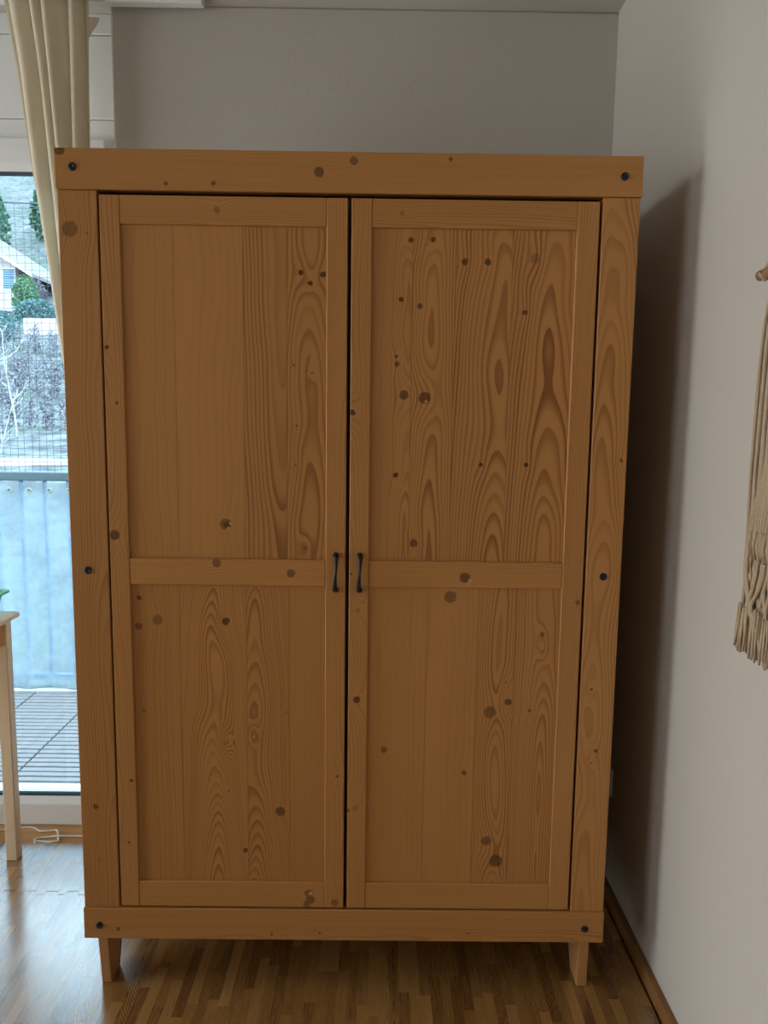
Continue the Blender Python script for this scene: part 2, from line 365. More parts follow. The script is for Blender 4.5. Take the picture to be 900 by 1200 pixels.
M['w_rup'] = wood('pine_right_upper_panel', K((0.740, 1.738, 0.007, 0.85, 0.005), (0.787, 1.739, 0.007, 0.85, 0.005), (0.854, 1.695, 0.008, 0.85, 0.005), (0.903, 1.695, 0.008, 0.85, 0.005), (1.003, 1.704, 0.012, 0.4, 0.010),
    (0.721, 1.616, 0.006, 0.9, 0.004), (0.761, 1.603, 0.007, 0.8, 0.004), (0.985, 1.592, 0.006, 0.8, 0.004), (0.713, 1.497, 0.005, 0.8, 0.004), (0.714, 1.481, 0.007, 0.75, 0.004),
    (0.730, 1.415, 0.012, 0.78, 0.010), (0.775, 1.410, 0.015, 0.72, 0.012), (0.715, 1.242, 0.007, 0.95, 0.005), (0.757, 1.092, 0.010, 0.75, 0.006), (0.901, 1.267, 0.006, 0.92, 0.004), (0.999, 1.268, 0.006, 0.92, 0.004)), LT, DK,
    chips=((0.778, 1.402, 0.0035),))
M['w_rlow'] = wood('pine_right_lower_panel', K((0.841, 0.972, 0.016, 0.6, 0.006), (0.938, 0.705, 0.017, 0.6, 0.009), (0.978, 0.729, 0.009, 0.8, 0.010), (0.698, 0.613, 0.009, 0.6, 0.004), (0.882, 0.559, 0.007, 0.72, 0.003),
    (0.938, 0.393, 0.014, 0.6, 0.009), (0.962, 0.343, 0.018, 0.68, 0.008), (1.027, 0.710, 0.005, 0.6, 0.003), (1.050, 0.888, 0.006, 0.65, 0.008), (0.972, 0.775, 0.004, 0.4, 0.004), (1.052, 0.85, 0.004, 0.4, 0.010)), LT, DK)
M['w_leg'] = wood('pine_legs', (), (0.56, 0.29, 0.11), (0.34, 0.14, 0.04))
M['w_table'] = wood('pale_pine_table', K((-0.43, 0.36, 0.004, 0.6, 0.003), (-0.432, 0.55, 0.003, 0.6, 0.002)), (0.74, 0.60, 0.42), (0.58, 0.40, 0.22), rough=0.5)
M['w_skirt'] = wood('brown_baseboard_wood', (), (0.26, 0.125, 0.042), (0.14, 0.055, 0.016), rough=0.5)

# ------------------------------------------------------------------ the room
def struct(o): o['kind'] = 'structure'; return o
struct(bx('floor', (XL-0.1, XR+0.1, YF-0.1, YN+0.02, -0.06, 0.0), M['parquet']))
struct(bx('ceiling', (XL-0.1, XR+0.1, YF-0.1, YN+0.16, ZC, ZC+0.12), M['ceil']))
struct(bx('wall_back', (NX, XR+0.1, YB, YB+0.22, 0.0, ZC), M['wall'], bev=0.006, seg=2))
struct(bx('wall_right', (XR, XR+0.12, YF-0.1, YB, 0.0, ZC), M['wall']))
struct(bx('wall_front', (XL-0.1, XR, YF-0.12, YF, 0.0, ZC), M['wall']))
bm = bmesh.new()          # unseen left wall: far window inferred, corner window added to brighten floor and curtain
WL = ((-3.15, -1.75, 0.85, 2.42), (-0.95, 0.62, 0.10, 2.44))
ye = [YF, WL[0][0], WL[0][1], WL[1][0], WL[1][1], YN+0.1]
for k in (0, 2, 4): box(bm, XL-0.12, XL, ye[k], ye[k+1], 0, ZC)
for y0_, y1_, z0_, z1_ in WL: box(bm, XL-0.12, XL, y0_, y1_, 0, z0_); box(bm, XL-0.12, XL, y0_, y1_, z1_, ZC)
struct(obj('wall_left', bm, M['wall']))
for k, (y0_, y1_, z0_, z1_) in enumerate(WL):
    wf = bmesh.new(); ym = (y0_+y1_)/2
    for a, b in ((y0_, y0_+0.07), (y1_-0.07, y1_), (ym-0.04, ym+0.04)): box(wf, XL-0.09, XL-0.03, a, b, z0_, z1_, 0.004)
    for a, b in ((z0_, z0_+0.07), (z1_-0.07, z1_)): box(wf, XL-0.088, XL-0.032, y0_+0.07, y1_-0.07, a, b, 0.004)
    win = struct(obj('unseen_window_%d' % (k+1), wf, M['lacquer']))
    for a, b in ((y0_+0.07, ym-0.04), (ym+0.04, y1_-0.07)): bx('pane', (XL-0.062, XL-0.057, a, b, z0_+0.07, z1_-0.07), M['glass_clear'], win)

o = struct(bx('baseboard_right', (1.337, XR, YF, YB, 0.0, 0.05), M['w_skirt'], bev=0.003, seg=2)); grain(o, 1.4, 0.02, 0.0, 200, 0.5, 0, 0.02)

# window niche: lacquered panels over the door
struct(bx('trim_1', (XL, NX, YN, YN+0.14, 2.477, ZC), M['lacquer'], bev=0.003))         # head strip
struct(bx('trim_2', (XL, NX, YN+0.002, YN+0.14, 2.241, 2.475), M['lacquer'], bev=0.003))   # roller shutter box cover
# balcony door, two sashes in a fixed frame
d1 = struct(empty('door_1', (0, 0, 0)))
bm = bmesh.new()
box(bm, XL, NX, YN+0.004, YN+0.10, 2.150, 2.239, 0.002); box(bm, -0.170, NX, YN+0.004, YN+0.10, 0.0, 2.150, 0.002)
box(bm, XL, -1.93, YN+0.004, YN+0.10, 0.0, 2.150, 0.002); box(bm, -1.93, -0.170, YN+0.03, YN+0.10, 0.0, 0.05)
obj('door_frame', bm, M['lacquer'], d1)
def sash(x0, x1):
    y0, y1 = YN-0.014, YN+0.05
    bm = bmesh.new()
    box(bm, x0, x0+0.062, y0, y1, 0.006, 2.182, 0.006, 2); box(bm, x1-0.062, x1, y0, y1, 0.006, 2.182, 0.006, 2)
    box(bm, x0+0.057, x1-0.057, y0+0.0004, y1, 2.106, 2.1816, 0.005, 2); box(bm, x0+0.057, x1-0.057, y0+0.0004, y1, 0.0064, 0.083, 0.005, 2)
    s = obj('sash', bm, M['lacquer'], d1)
    bm = bmesh.new(); a, b = x0+0.061, x1-0.061
    # glazing bead, bevelled down to the glass
    for (p, q) in (((a, 0.082), (b, 0.082)), ((b, 2.107), (a, 2.107))):
        dz = 0.018 if q[0] > p[0] else -0.018
        hexa(bm, [(p[0], y0+0.004, p[1]), (q[0], y0+0.004, q[1]), (q[0], y0+0.018, q[1]+dz), (p[0], y0+0.018, p[1]+dz)],
                 [(p[0], y0+0.03, p[1]), (q[0], y0+0.03, q[1]), (q[0], y0+0.03, q[1]+dz), (p[0], y0+0.03, p[1]+dz)])
    for xx, dx in ((a, 0.014), (b, -0.014)):
        box(bm, min(xx, xx+dx), max(xx, xx+dx), y0+0.010, y0+0.03, 0.095, 2.095)
    obj('glazing_bead', bm, M['lacquer'], s)
    bm = bmesh.new()
    box(bm, a, b, y0+0.020, y0+0.034, 0.100, 0.109); box(bm, a, b, y0+0.020, y0+0.034, 2.080, 2.089)
    obj('gasket', bm, M['gasket'], s)
    bx('pane', (a, b, y0+0.0262, y0+0.030, 0.109, 2.080), M['glass'], s)
sash(-1.045, -0.149); sash(-1.93, -1.05)
bm = bmesh.new(); box(bm, -1.0, -0.985, YN-0.055, YN-0.04, 0.98, 1.12, 0.004, 2); box(bm, -1.0, -0.985, YN-0.05, YN-0.013, 1.10, 1.12, 0.002); box(bm, -1.006, -0.979, YN-0.022, YN-0.0135, 1.06, 1.15, 0.003)
obj('door_handle', bm, M['lacquer'], d1)
bx('threshold', (-1.93, -0.17, YN+0.10, 0.886, -0.034, 0.075), M['lacquer'], d1, 0.004)

# curtain rail on the ceiling
bm = bmesh.new(); box(bm, XL+0.02, 0.166, 0.640, 0.672, 2.517, ZC-0.0005, 0.003)
tag(obj('curtain_rail', bm, M['lacquer']), 'white curtain rail fixed to the ceiling before the window', 'curtain rail')

# ------------------------------------------------------------------ wardrobe
Wd, Hd, Dd = 1.2196, 1.910, 0.56
wr = tag(empty('wardrobe', (0, 0, 0.0)), 'tall pine wardrobe with two panelled doors, black bolt caps and iron handles', 'wardrobe')
def wb(name, b, mat, parent, bev=0.0015, seg=1, **g):
    o = bx(name, b, M[mat], parent, bev, seg); grain(o, **g); return o
wb('top_rail', (0, Wd, -0.002, 0.026, 1.8285, Hd), 'w_head', wr, 0.002, 2, u0=1.80, d=0.035, tilt=0.012, freq=300, con=0.45, wob=0.05)
wb('post', (0.003, 0.0845, 0.0, 0.026, 0.2225, 1.8275), 'w_post', wr, 0.0015, u0=0.085, d=0.05, tilt=0.01, freq=260, con=0.55, tone=-0.05, wob=0.03)
wb('post', (1.1395, 1.2170, 0.0, 0.026, 0.2225, 1.8275), 'w_post', wr, 0.0015, u0=1.165, d=0.07, tilt=0.012, freq=330, con=0.6, tone=0.02, wob=0.05)
wb('bottom_rail', (0.0, Wd, -0.002, 0.026, 0.1445, 0.2215), 'w_base', wr, 0.002, 2, u0=0.15, d=0.02, tilt=0.016, freq=260, con=0.5, tone=0.02, wob=0.05)
for x0, x1 in ((0.004, 0.024), (1.196, 1.216)): wb('side_panel', (x0, x1, 0.0265, Dd, 0.1455, 1.908), 'w_leg', wr, 0.001, u0=x0+0.3, d=0.05, tone=-0.1)
wb('top_board', (0.0245, 1.1955, 0.0265, Dd-0.01, 1.885, 1.905), 'w_leg', wr, 0.001, u0=0.3)
wb('bottom_board', (0.0245, 1.1955, 0.0265, Dd-0.01, 0.185, 0.205), 'w_leg', wr, 0.001, u0=0.3)
bx('back_board', (0.0245, 1.1955, Dd-0.008, Dd-0.002, 0.1455, 1.884), M['inside'], wr)
bx('partition', (0.600, 0.620, 0.06, Dd-0.0085, 0.2055, 1.8845), M['inside'], wr)
for i, (x0, x1) in enumerate(((0.026, 0.049), (1.166, 1.191))):           # board-like legs that narrow to the foot
    for yf, yr, t0, t1 in ((0.012, 0.135, 0.022, 0.085), (Dd-0.135, Dd-0.012, Dd-0.085, Dd-0.022)):
        bm = bmesh.new()
        hexa(bm, [(x0, yf, 0.1445), (x1, yf, 0.1445), (x1, yr, 0.1445), (x0, yr, 0.1445)],
                 [(x0+0.003, t0, 0.0125), (x1+0.002, t0, 0.0125), (x1+0.002, t1, 0.0125), (x0+0.003, t1, 0.0125)])
        bmesh.ops.bevel(bm, geom=list(bm.edges), offset=0.0015, segments=1, affect='EDGES')
        grain(obj('leg', bm, M['w_leg'], wr), x0+0.05, 0.03, 0.02, 300, 0.4)
for x, z in ((0.037, 1.872), (1.181, 1.869), (0.039, 1.024), (1.178, 1.023), (0.037, 0.179), (1.175, 0.180)):
    bm = bmesh.new()
    lathe_y(bm, (x, -0.002 if abs(z-1.02) > 0.1 else 0.0, z), ((0.0082, 0.002), (0.0086, -0.0012), (0.0076, -0.0024), (0.0050, -0.0030), (0.0040, -0.0022), (0.0034, -0.0014)), 16)
    obj('bolt_cap', bm, M['cap'], wr, True)

def door(x0, x1, stile_mat, rail_mat, st, z0, ups, lows, up_mat, low_mat, hx):
    zt, mid, bot = 1.8190, (0.9935, 1.0525), 0.2885
    core = bx('door', (x0+0.004, x1-0.004, 0.0135, 0.0200, z0+0.004, zt-0.004), M['inside'], wr)
    a, b = x0+st[0], x1-st[1]
    wb('stile', (x0, a, 0.0, 0.0200, z0, zt), stile_mat, core, u0=x0-0.01, d=0.06, tilt=0.008, freq=330, con=0.45, wob=0.03)
    wb('stile', (b, x1, 0.0, 0.0200, z0, zt), stile_mat, core, u0=x1+0.02, d=0.06, tilt=0.010, freq=330, con=0.45, wob=0.03)
    for k, (r0_, r1_) in enumerate(((1.7610, zt), mid, (z0, bot))):
        wb('rail', (a+0.0003, b-0.0003, 0.0004, 0.0200, r0_, r1_), rail_mat, core, u0=(r0_-0.02, r1_+0.03, r0_-0.05)[k], d=0.04, tilt=0.012, freq=280, con=0.42, tone=(0.0, 0.06, 0.03)[k], wob=0.04)
    for edges, (p0, p1), mat in ((ups, (mid[1], 1.7610), up_mat), (lows, (bot, mid[0]), low_mat)):
        xs = [a] + [e[0] for e in edges[:-1]] + [b]
        for k, e in enumerate(edges):
            wb('panel_board', (xs[k]+(0.00025 if k else 0), xs[k+1]-(0.00025 if k < len(edges)-1 else 0), 0.0065, 0.0134, p0+0.0002, p1-0.0002), mat, core, 0.0003, **e[1])
    # cast handle: flat round feet and a bowed, waisted grip
    zc = 1.0255; bm = bmesh.new(); P = []; R = []
    for k in range(21):
        s = k/20*2-1; q = abs(s)
        P.append((hx + 0.0012*math.sin(s*2.2), -0.0055 - 0.0125*math.sqrt(max(0, 1-q**2.2)), zc + s*0.0395))
        wdt = 0.0040 + 0.0026*max(0, (q-0.35)/0.65)**1.4
        R.append((wdt, 0.0030 + 0.0010*q))
    tube(bm, P, R, 10)
    for s in (-1, 1):
        lathe_y(bm, (hx, 0.0, zc+s*0.0385), ((0.0066, 0.0), (0.0066, -0.0025), (0.0060, -0.0055), (0.0040, -0.0085), (0.0015, -0.0100)), 12)
    obj('handle', bm, M['black'], core, True)
door(0.0890, 0.6070, 'w_lstile', 'w_lrail', (0.042, 0.044), 0.2260,
     [(0.239, dict(u0=0.10, d=0.22, tilt=0.0, freq=230, con=0.18, tone=0.02, wob=0.02)), (0.386, dict(u0=0.20, d=0.30, tilt=0.0, freq=150, con=0.12, tone=0.04, wob=0.02)),
      (0.478, dict(u0=0.47, d=0.10, tilt=-0.035, freq=150, con=0.8, tone=-0.04, wob=0.06)), (0.563, dict(u0=0.530, d=0.030, tilt=0.02, freq=260, con=0.7, tone=0.0, wob=0.06))],
     [(0.237, dict(u0=0.31, d=0.04, tilt=0.0, freq=200, con=0.7, tone=0.0, wob=0.03)), (0.386, dict(u0=0.315, d=0.015, tilt=0.075, freq=400, con=0.8, tone=0.04, wob=0.09)),
      (0.482, dict(u0=0.400, d=0.015, tilt=0.070, freq=360, con=0.75, tone=0.0, wob=0.08)), (0.563, dict(u0=0.60, d=0.05, tilt=0.0, freq=300, con=0.4, tone=-0.02, wob=0.03))],
     'w_lup', 'w_llow', 0.5860)
door(0.6150, 1.1335, 'w_rstile', 'w_rrail', (0.043, 0.046), 0.2260,
     [(0.745, dict(u0=0.735, d=-0.01, tilt=0.022, freq=230, con=0.65, tone=0.0, wob=0.07)), (0.836, dict(u0=0.79, d=0.01, tilt=0.022, freq=230, con=0.75, tone=0.02, wob=0.07)),
      (0.955, dict(u0=0.932, d=-0.050, tilt=0.075, freq=170, con=1.0, tone=0.02, wob=0.10)), (1.088, dict(u0=1.050, d=-0.055, tilt=0.080, freq=170, con=1.0, tone=0.02, wob=0.10))],
     [(0.790, dict(u0=0.60, d=0.25, tilt=0.0, freq=150, con=0.15, tone=0.0, wob=0.02)), (0.904, dict(u0=0.72, d=0.28, tilt=0.0, freq=150, con=0.14, tone=0.01, wob=0.02)),
      (0.988, dict(u0=0.955, d=0.0, tilt=0.03, freq=220, con=0.75, tone=0.0, wob=0.08)), (1.088, dict(u0=1.055, d=0.0, tilt=0.03, freq=180, con=0.9, tone=-0.02, wob=0.09))],
     'w_rup', 'w_rlow', 0.6385)

# ------------------------------------------------------------------ curtain, drawn aside and tucked behind the wardrobe
def interp(T, z):
    for (a, va), (b, vb) in zip(T, T[1:]):
        if a >= z >= b:
            t = (a-z)/(a-b); return va + (vb-va)*t
    return T[-1][1] if z < T[-1][0] else T[0][1]
XLc = [(2.56, -0.390), (2.511, -0.383), (2.325, -0.352), (2.06, -0.322), (1.80, -0.290), (1.65, -0.276), (1.49, -0.258), (1.35, -0.170), (1.20, -0.080), (1.0, -0.015), (0.02, -0.005)]
XRc = [(2.56, -0.144), (2.30, -0.151), (2.12, -0.154), (1.48, -0.140), (1.35, -0.070), (1.20, 0.015), (1.0, 0.070), (0.02, 0.115)]
bm = bmesh.new(); NS, NZ = 150, 70; grid = []
rnd = random.Random(3); am = [rnd.uniform(0.6, 1.25) for _ in range(9)]
for j in range(NZ+1):
    z = 2.515 + (0.022-2.515)*j/NZ
    a, b = interp(XLc, z), interp(XRc, z); row = []
    for i in range(NS+1):
        s = i/NS; s2 = s + 0.035*math.sin(2*PI*s*2.0+0.7)
        ph = 2*PI*4.6*s2
        k = min(8, int(ph/(2*PI)+0.5)); amp = 0.020*am[k]*min(1, 4*s+0.35)*min(1, 4*(1-s)+0.35)
        yy = 0.668 - 0.034*(1-abs(2*s-1))*0.4 + amp*(math.sin(ph) + 0.30*math.sin(2*ph+1.0+z*0.6))
        xx = a + (b-a)*s + 0.010*math.cos(ph)*min(1, 6*s)*min(1, 6*(1-s)) + 0.004*math.sin(z*5+s*9)*min(1, 6*(1-s))
        row.append(bm.verts.new((xx, yy - 0.045, z)))
    grid.append(row)
for j in range(NZ):
    for i in range(NS): bm.faces.new((grid[j][i], grid[j][i+1], grid[j+1][i+1], grid[j+1][i]))
cu = obj('curtain', bm, M['curtain'], None, True)
sm = cu.modifiers.new('thickness', 'SOLIDIFY'); sm.thickness = 0.0018
tag(cu, 'cream cotton curtain drawn aside and tucked behind the wardrobe', 'curtain')
bm = bmesh.new()          # stiff header end sticking out at the top of the curtain
a = [(-0.168, 0.630, 2.470), (-0.126, 0.640, 2.474), (-0.130, 0.640, 2.462), (-0.168, 0.630, 2.395)]
hexa(bm, a, [(x, y+0.004, z) for x, y, z in a]); obj('header_end', bm, M['curtain'], cu)

# ------------------------------------------------------------------ puzzle mats
XS = [-1.108, -0.500, 0.108, 0.7205, 1.333]; YS = [-0.845, -0.242, 0.362, 0.615]
TP, TD = 0.0304, 0.0095
def seam(p0, p1, vertical, sgn):
    """points of one interlocking edge from p0 to p1 (exclusive of p1); dovetail teeth"""
    L = (p1[1]-p0[1]) if vertical else (p1[0]-p0[0]); n = max(2, int(round(abs(L)/(2*TP))))*2
    st = L/n; out = []
    for i in range(n):
        s = p0[1] if vertical else p0[0]
        a = s + st*i; off = TD*(1 if i % 2 == 0 else -1)*sgn
        if i == 0: a0, a1, off_ = a, a + st*0.87, 0.0
        elif i == n-1: a0, a1, off_ = a + st*0.13, a + st, 0.0
        else:
            e = 0.13 if off > 0 else -0.13
            e = 0.10 if i % 2 else -0.10
            a0, a1, off_ = a + st*e, a + st*(1-e), off
        c = p0[0] if vertical else p0[1]
        out += [(c+off_, a0), (c+off_, a1)] if vertical else [(a0, c+off_), (a1, c+off_)]
    return out
def straight(p0, p1): return [p0, p1]
labels = {
 (1, 2): 'narrow foam puzzle mat along the balcony door, under the pale table leg',
 (1, 1): 'bluish daylit foam puzzle mat left of the wardrobe, front of the long jagged seam',
 (2, 1): 'brown foam puzzle mat under the wardrobe front, from its left leg to its middle',
 (3, 1): 'brown foam puzzle mat along the right wall baseboard, under the right wardrobe leg',
 (2, 2): 'narrow foam puzzle mat hidden under the rear left of the wardrobe',
 (3, 2): 'narrow foam puzzle mat in the dark corner behind the leg',
 (0, 1): 'foam puzzle mat under the pale table, beside the daylit mat',
 (0, 2): 'narrow foam puzzle mat beneath the far side of the pale table at the door',
 (0, 0): 'foam puzzle mat beside the camera, under the near end of the table',
 (1, 0): 'foam puzzle mat in front of the daylit mat, beside the table',
 (2, 0): 'foam puzzle mat on the open floor before the wardrobe doors, left half',
 (3, 0): 'foam puzzle mat on the open floor below the macrame hanging'}
G = 0.0013
for i in range(4):
    for j in range(3):
        x0, x1, y0, y1 = XS[i]+G, XS[i+1]-G, YS[j]+G, YS[j+1]-G
        pts = []
        pts += seam((x0, y0), (x1, y0), False, 1) if j > 0 else straight((x0, y0), (x1, y0))
        pts += seam((x1, y0), (x1, y1), True, 1) if i < 3 else straight((x1, y0), (x1, y1))
        top = seam((x0, y1), (x1, y1), False, 1) if j < 2 else straight((x0, y1), (x1, y1))
        pts += top[::-1]
        lef = seam((x0, y0), (x0, y1), True, 1) if i > 0 else straight((x0, y0), (x0, y1))
        pts += lef[::-1]
        q = []
        for p in pts:
            if not q or (Vector(p)-Vector(q[-1])).length > 1e-5: q.append(p)
        if (Vector(q[0])-Vector(q[-1])).length < 1e-5: q.pop()
        bm = bmesh.new(); prism(bm, q, 0.0005, 0.012, 0.0020)
        tag(obj('puzzle_mat', bm, M['foam']), labels[(i, j)], 'foam mat', 'interlocking foam mats printed as wood')

# ------------------------------------------------------------------ table with the green tub, cable
tb = tag(empty('table', (-0.43, 0.50, 0.0)), 'pale pine table beside the wardrobe in front of the balcony door', 'table')
def tpart(name, b, bev=0.0015, **g):
    b = (b[0]+0.43, b[1]+0.43, b[2]-0.50, b[3]-0.50, b[4], b[5])
    return grain(bx(name, b, M['w_table'], tb, bev), **g)
tpart('tabletop', (-0.88, -0.398, 0.06, 0.580, 0.7595, 0.7755), 0.003, u0=-0.3, d=0.1, freq=200, con=0.3)
for lx in (-0.444, -0.868):
    for ly in (0.514, 0.074): tpart('leg', (lx, lx+0.034, ly, ly+0.034, 0.0125, 0.7590), 0.002, u0=lx-0.4, d=0.03, tilt=0.02, freq=260, con=0.45, tone=0.0, wob=0.04)
for ax in (-0.442, -0.860): tpart('apron', (ax, ax+0.018, 0.1085, 0.5135, 0.685, 0.7590), u0=-0.4, d=0.05, con=0.3)
for ay in (0.522, 0.082): tpart('apron', (-0.8335, -0.4445, ay, ay+0.018, 0.685, 0.7590), u0=-0.4, d=0.05, con=0.3)
# green tub
bm = bmesh.new(); c0, c1, d0, d1_ = -0.620, -0.424, 0.300, 0.566; z0, z1 = 0.7765, 0.838
def ringq(x0, x1, y0, y1, z, r=0.02, n=4):
    out = []
    for cx, cy, a in ((x1-r, y1-r, 0), (x0+r, y1-r, 90), (x0+r, y0+r, 180), (x1-r, y0+r, 270)):
        for k in range(n+1): t = math.radians(a+90*k/n); out.append(bm.verts.new((cx+r*math.cos(t), cy+r*math.sin(t), z)))
    return out
R_ = [ringq(c0+0.018, c1-0.018, d0+0.018, d1_-0.018, z0), ringq(c0+0.006, c1-0.006, d0+0.006, d1_-0.006, z1), ringq(c0-0.008, c1+0.008, d0-0.008, d1_+0.008, z1), ringq(c0-0.008, c1+0.008, d0-0.008, d1_+0.008, z1+0.006),
      ringq(c0+0.004, c1-0.004, d0+0.004, d1_-0.004, z1+0.006), ringq(c0+0.020, c1-0.020, d0+0.020, d1_-0.020, z0+0.003)]
for A_, B_ in zip(R_, R_[1:]):
    n = len(A_)
    for k in range(n): bm.faces.new((A_[k], A_[(k+1) % n], B_[(k+1) % n], B_[k]))
bm.faces.new(R_[0][::-1]); bm.faces.new(R_[-1])
tag(obj('plastic_tub', bm, M['green'], None, False), 'bright green plastic tub with a flared rim on the pale table', 'tub')
# white cable
pts = [(-0.75, 0.690, 0.0035), (-0.60, 0.692, 0.0035), (-0.556, 0.699, 0.0035), (-0.488, 0.716, 0.0035), (-0.455, 0.717, 0.0035), (-0.423, 0.697, 0.0035), (-0.390, 0.699, 0.0035), (-0.368, 0.700, 0.0035),
       (-0.354, 0.672, 0.0035), (-0.338, 0.640, 0.0050), (-0.345, 0.632, 0.0065), (-0.375, 0.633, 0.005), (-0.412, 0.640, 0.0035), (-0.416, 0.652, 0.0035), (-0.375, 0.663, 0.0035), (-0.345, 0.660, 0.0085), (-0.28, 0.668, 0.0035), (-0.12, 0.665, 0.0035)]
bm = bmesh.new(); tube(bm, catmull(pts, 6), 0.0030, 7)
tube(bm, catmull([(-0.414, 0.640, 0.0036), (-0.408, 0.626, 0.0036), (-0.385, 0.622, 0.0036), (-0.355, 0.632, 0.0036)], 6), 0.0030, 7)
tag(obj('power_cable', bm, M['cable'], None, True), 'thin white cable looped on the parquet by the balcony door', 'cable')
# socket on the right wall behind the wardrobe edge
sk = tag(bx('wall_socket', (XR-0.009, XR-0.0003, 0.385, 0.465, 0.305, 0.385), M['lacquer'], None, 0.002), 'white wall socket low on the right wall, half hidden by the wardrobe', 'socket')
bm = bmesh.new(); tube(bm, [(XR-0.0095, 0.425, 0.345), (XR-0.0089, 0.425, 0.345)], 0.019, 16); obj('socket_face', bm, M['cable'], sk)

# ------------------------------------------------------------------ macrame on the right wall
mc = tag(empty('macrame_hanging', (XR-0.02, -0.70, 1.617)), 'beige cotton macrame hanging from a wooden dowel on the right wall', 'wall hanging')
def mp(pts): return [(x-(XR-0.02), y+0.70, z-1.617) for x, y, z in pts]
def cord(pts, r=0.0036, name='cord', n=6):
    bm = bmesh.new(); tube(bm, mp(catmull(pts, 5)), r, n); return obj(name, bm, M['cord'], mc, True)
X0 = XR-0.020
bm = bmesh.new(); tube(bm, mp([(X0, -0.296, 1.617), (X0, -0.2985, 1.617), (X0, -0.6, 1.619), (X0, -1.1015, 1.617), (X0, -1.104, 1.617)]), [0.006, 0.0095, 0.0095, 0.0095, 0.006], 12)
obj('dowel', bm, M['dowel'], mc, True)
rr = random.Random(5)
cord([(X0, -0.318, 1.606), (X0-0.010, -0.320, 1.618), (X0, -0.324, 1.632), (X0+0.006, -0.50, 1.83), (X0+0.008, -0.70, 2.02)], 0.004, 'hanging_cord')
cord([(X0+0.008, -0.70, 2.02), (X0+0.006, -0.90, 1.83), (X0, -1.076, 1.632), (X0-0.010, -1.080, 1.618), (X0, -1.082, 1.606)], 0.004, 'hanging_cord')
for sd in (1, -1):
    def Y(y): return y if sd > 0 else -1.40 - y
    for k in range(5):            # outer straight bundle
        y = -0.331 - 0.0085*k; e = rr.uniform(-0.003, 0.003); xx = X0 - 0.004 + 0.004*(k % 2)
        cord([(X0+0.004, Y(y-0.024), 1.607), (X0-0.0125, Y(y-0.024), 1.620), (X0-0.004, Y(y-0.020), 1.600), (xx, Y(y), 1.50), (xx-0.003, Y(y+e), 1.25), (xx, Y(y-e+0.001*k), 1.10), (xx-0.003, Y(y+0.004+e), 0.995)], 0.0036)
    for k, (ya, yb) in enumerate(((-0.332, -0.400), (-0.338, -0.410), (-0.372, -0.350), (-0.395, -0.345))):   # cords that cross above the fringe
        cord([(X0-0.003, Y(ya), 1.22), (X0-0.007, Y(ya-0.002), 1.11), (X0-0.011, Y((ya+yb)/2), 1.05), (X0-0.009, Y(yb), 0.985)], 0.0034)
    for k in range(10):           # swag that is gathered in a tuft halfway down
        y = -0.372 - 0.011*k
        cord([(X0+0.004, Y(y), 1.607), (X0-0.0125, Y(y), 1.620), (X0-0.004, Y(y), 1.600), (X0-0.006, Y(y-0.01), 1.45), (X0-0.010, Y(-0.385-0.006*k), 1.30), (X0-0.016, Y(-0.362-0.009*k), 1.20), (X0-0.018, Y(-0.368-0.008*k), 1.158)])
    for k in range(9):            # cords behind the tuft that cross towards the bottom
        y = -0.356 - 0.010*k
        cord([(X0+0.002, Y(y), 1.28), (X0-0.001, Y(y-0.002), 1.15), (X0-0.004, Y(y + (0.018 if k % 2 else -0.030)), 1.05), (X0-0.006, Y(y + (0.024 if k % 2 else -0.060)), 0.975)])
    bm = bmesh.new()              # tuft
    for q in range(60):
        a = rr.uniform(0, PI); y0_ = -0.410 + 0.045*math.cos(a)*rr.random()**0.5; x0_ = X0-0.016 + rr.uniform(-0.006, 0.010)
        tube(bm, mp([(x0_, Y(y0_), 1.185), (x0_-0.004, Y(y0_*1.0 + rr.uniform(-0.003, 0.003)), 1.160), (x0_, Y(-0.410+(y0_+0.410)*1.05), 1.138+rr.uniform(-0.006, 0.004)+3.0*(y0_+0.410)**2)]), 0.0028, 5)
    obj('tuft', bm, M['cord'], mc, True)
    bm = bmesh.new()              # trimmed fringe, longer towards the middle
    for q in range(230):
        sx = rr.random(); y0_ = -0.330 - 0.22*sx; ln = 0.972 - 0.03*max(0, sx-0.45) + rr.uniform(-0.012, 0.006)
        x0_ = X0 - 0.004 + rr.uniform(-0.010, 0.006); fl = 0.010*(1-min(1, sx*6)) 
        tube(bm, mp([(x0_, Y(y0_), 1.045+rr.uniform(-0.01, 0.01)), (x0_+rr.uniform(-0.002, 0.002), Y(y0_+fl*0.7+rr.uniform(-0.003, 0.003)), 1.005), (x0_+rr.uniform(-0.003, 0.003), Y(y0_+fl+rr.uniform(-0.004, 0.004)), ln)]), 0.0021, 4)
    obj('fringe', bm, M['cord'], mc, True)
for k in range(22):
    y = -0.49 - 0.020*k
    d = abs(y+0.70)
    cord([(X0+0.004, y, 1.607), (X0-0.0125, y, 1.620), (X0-0.004, y, 1.600), (X0-0.004, y+rr.uniform(-.006, .006), 1.3), (X0-0.006, y+rr.uniform(-.01, .01), 1.0), (X0-0.004, y, 0.64+0.9*d)])

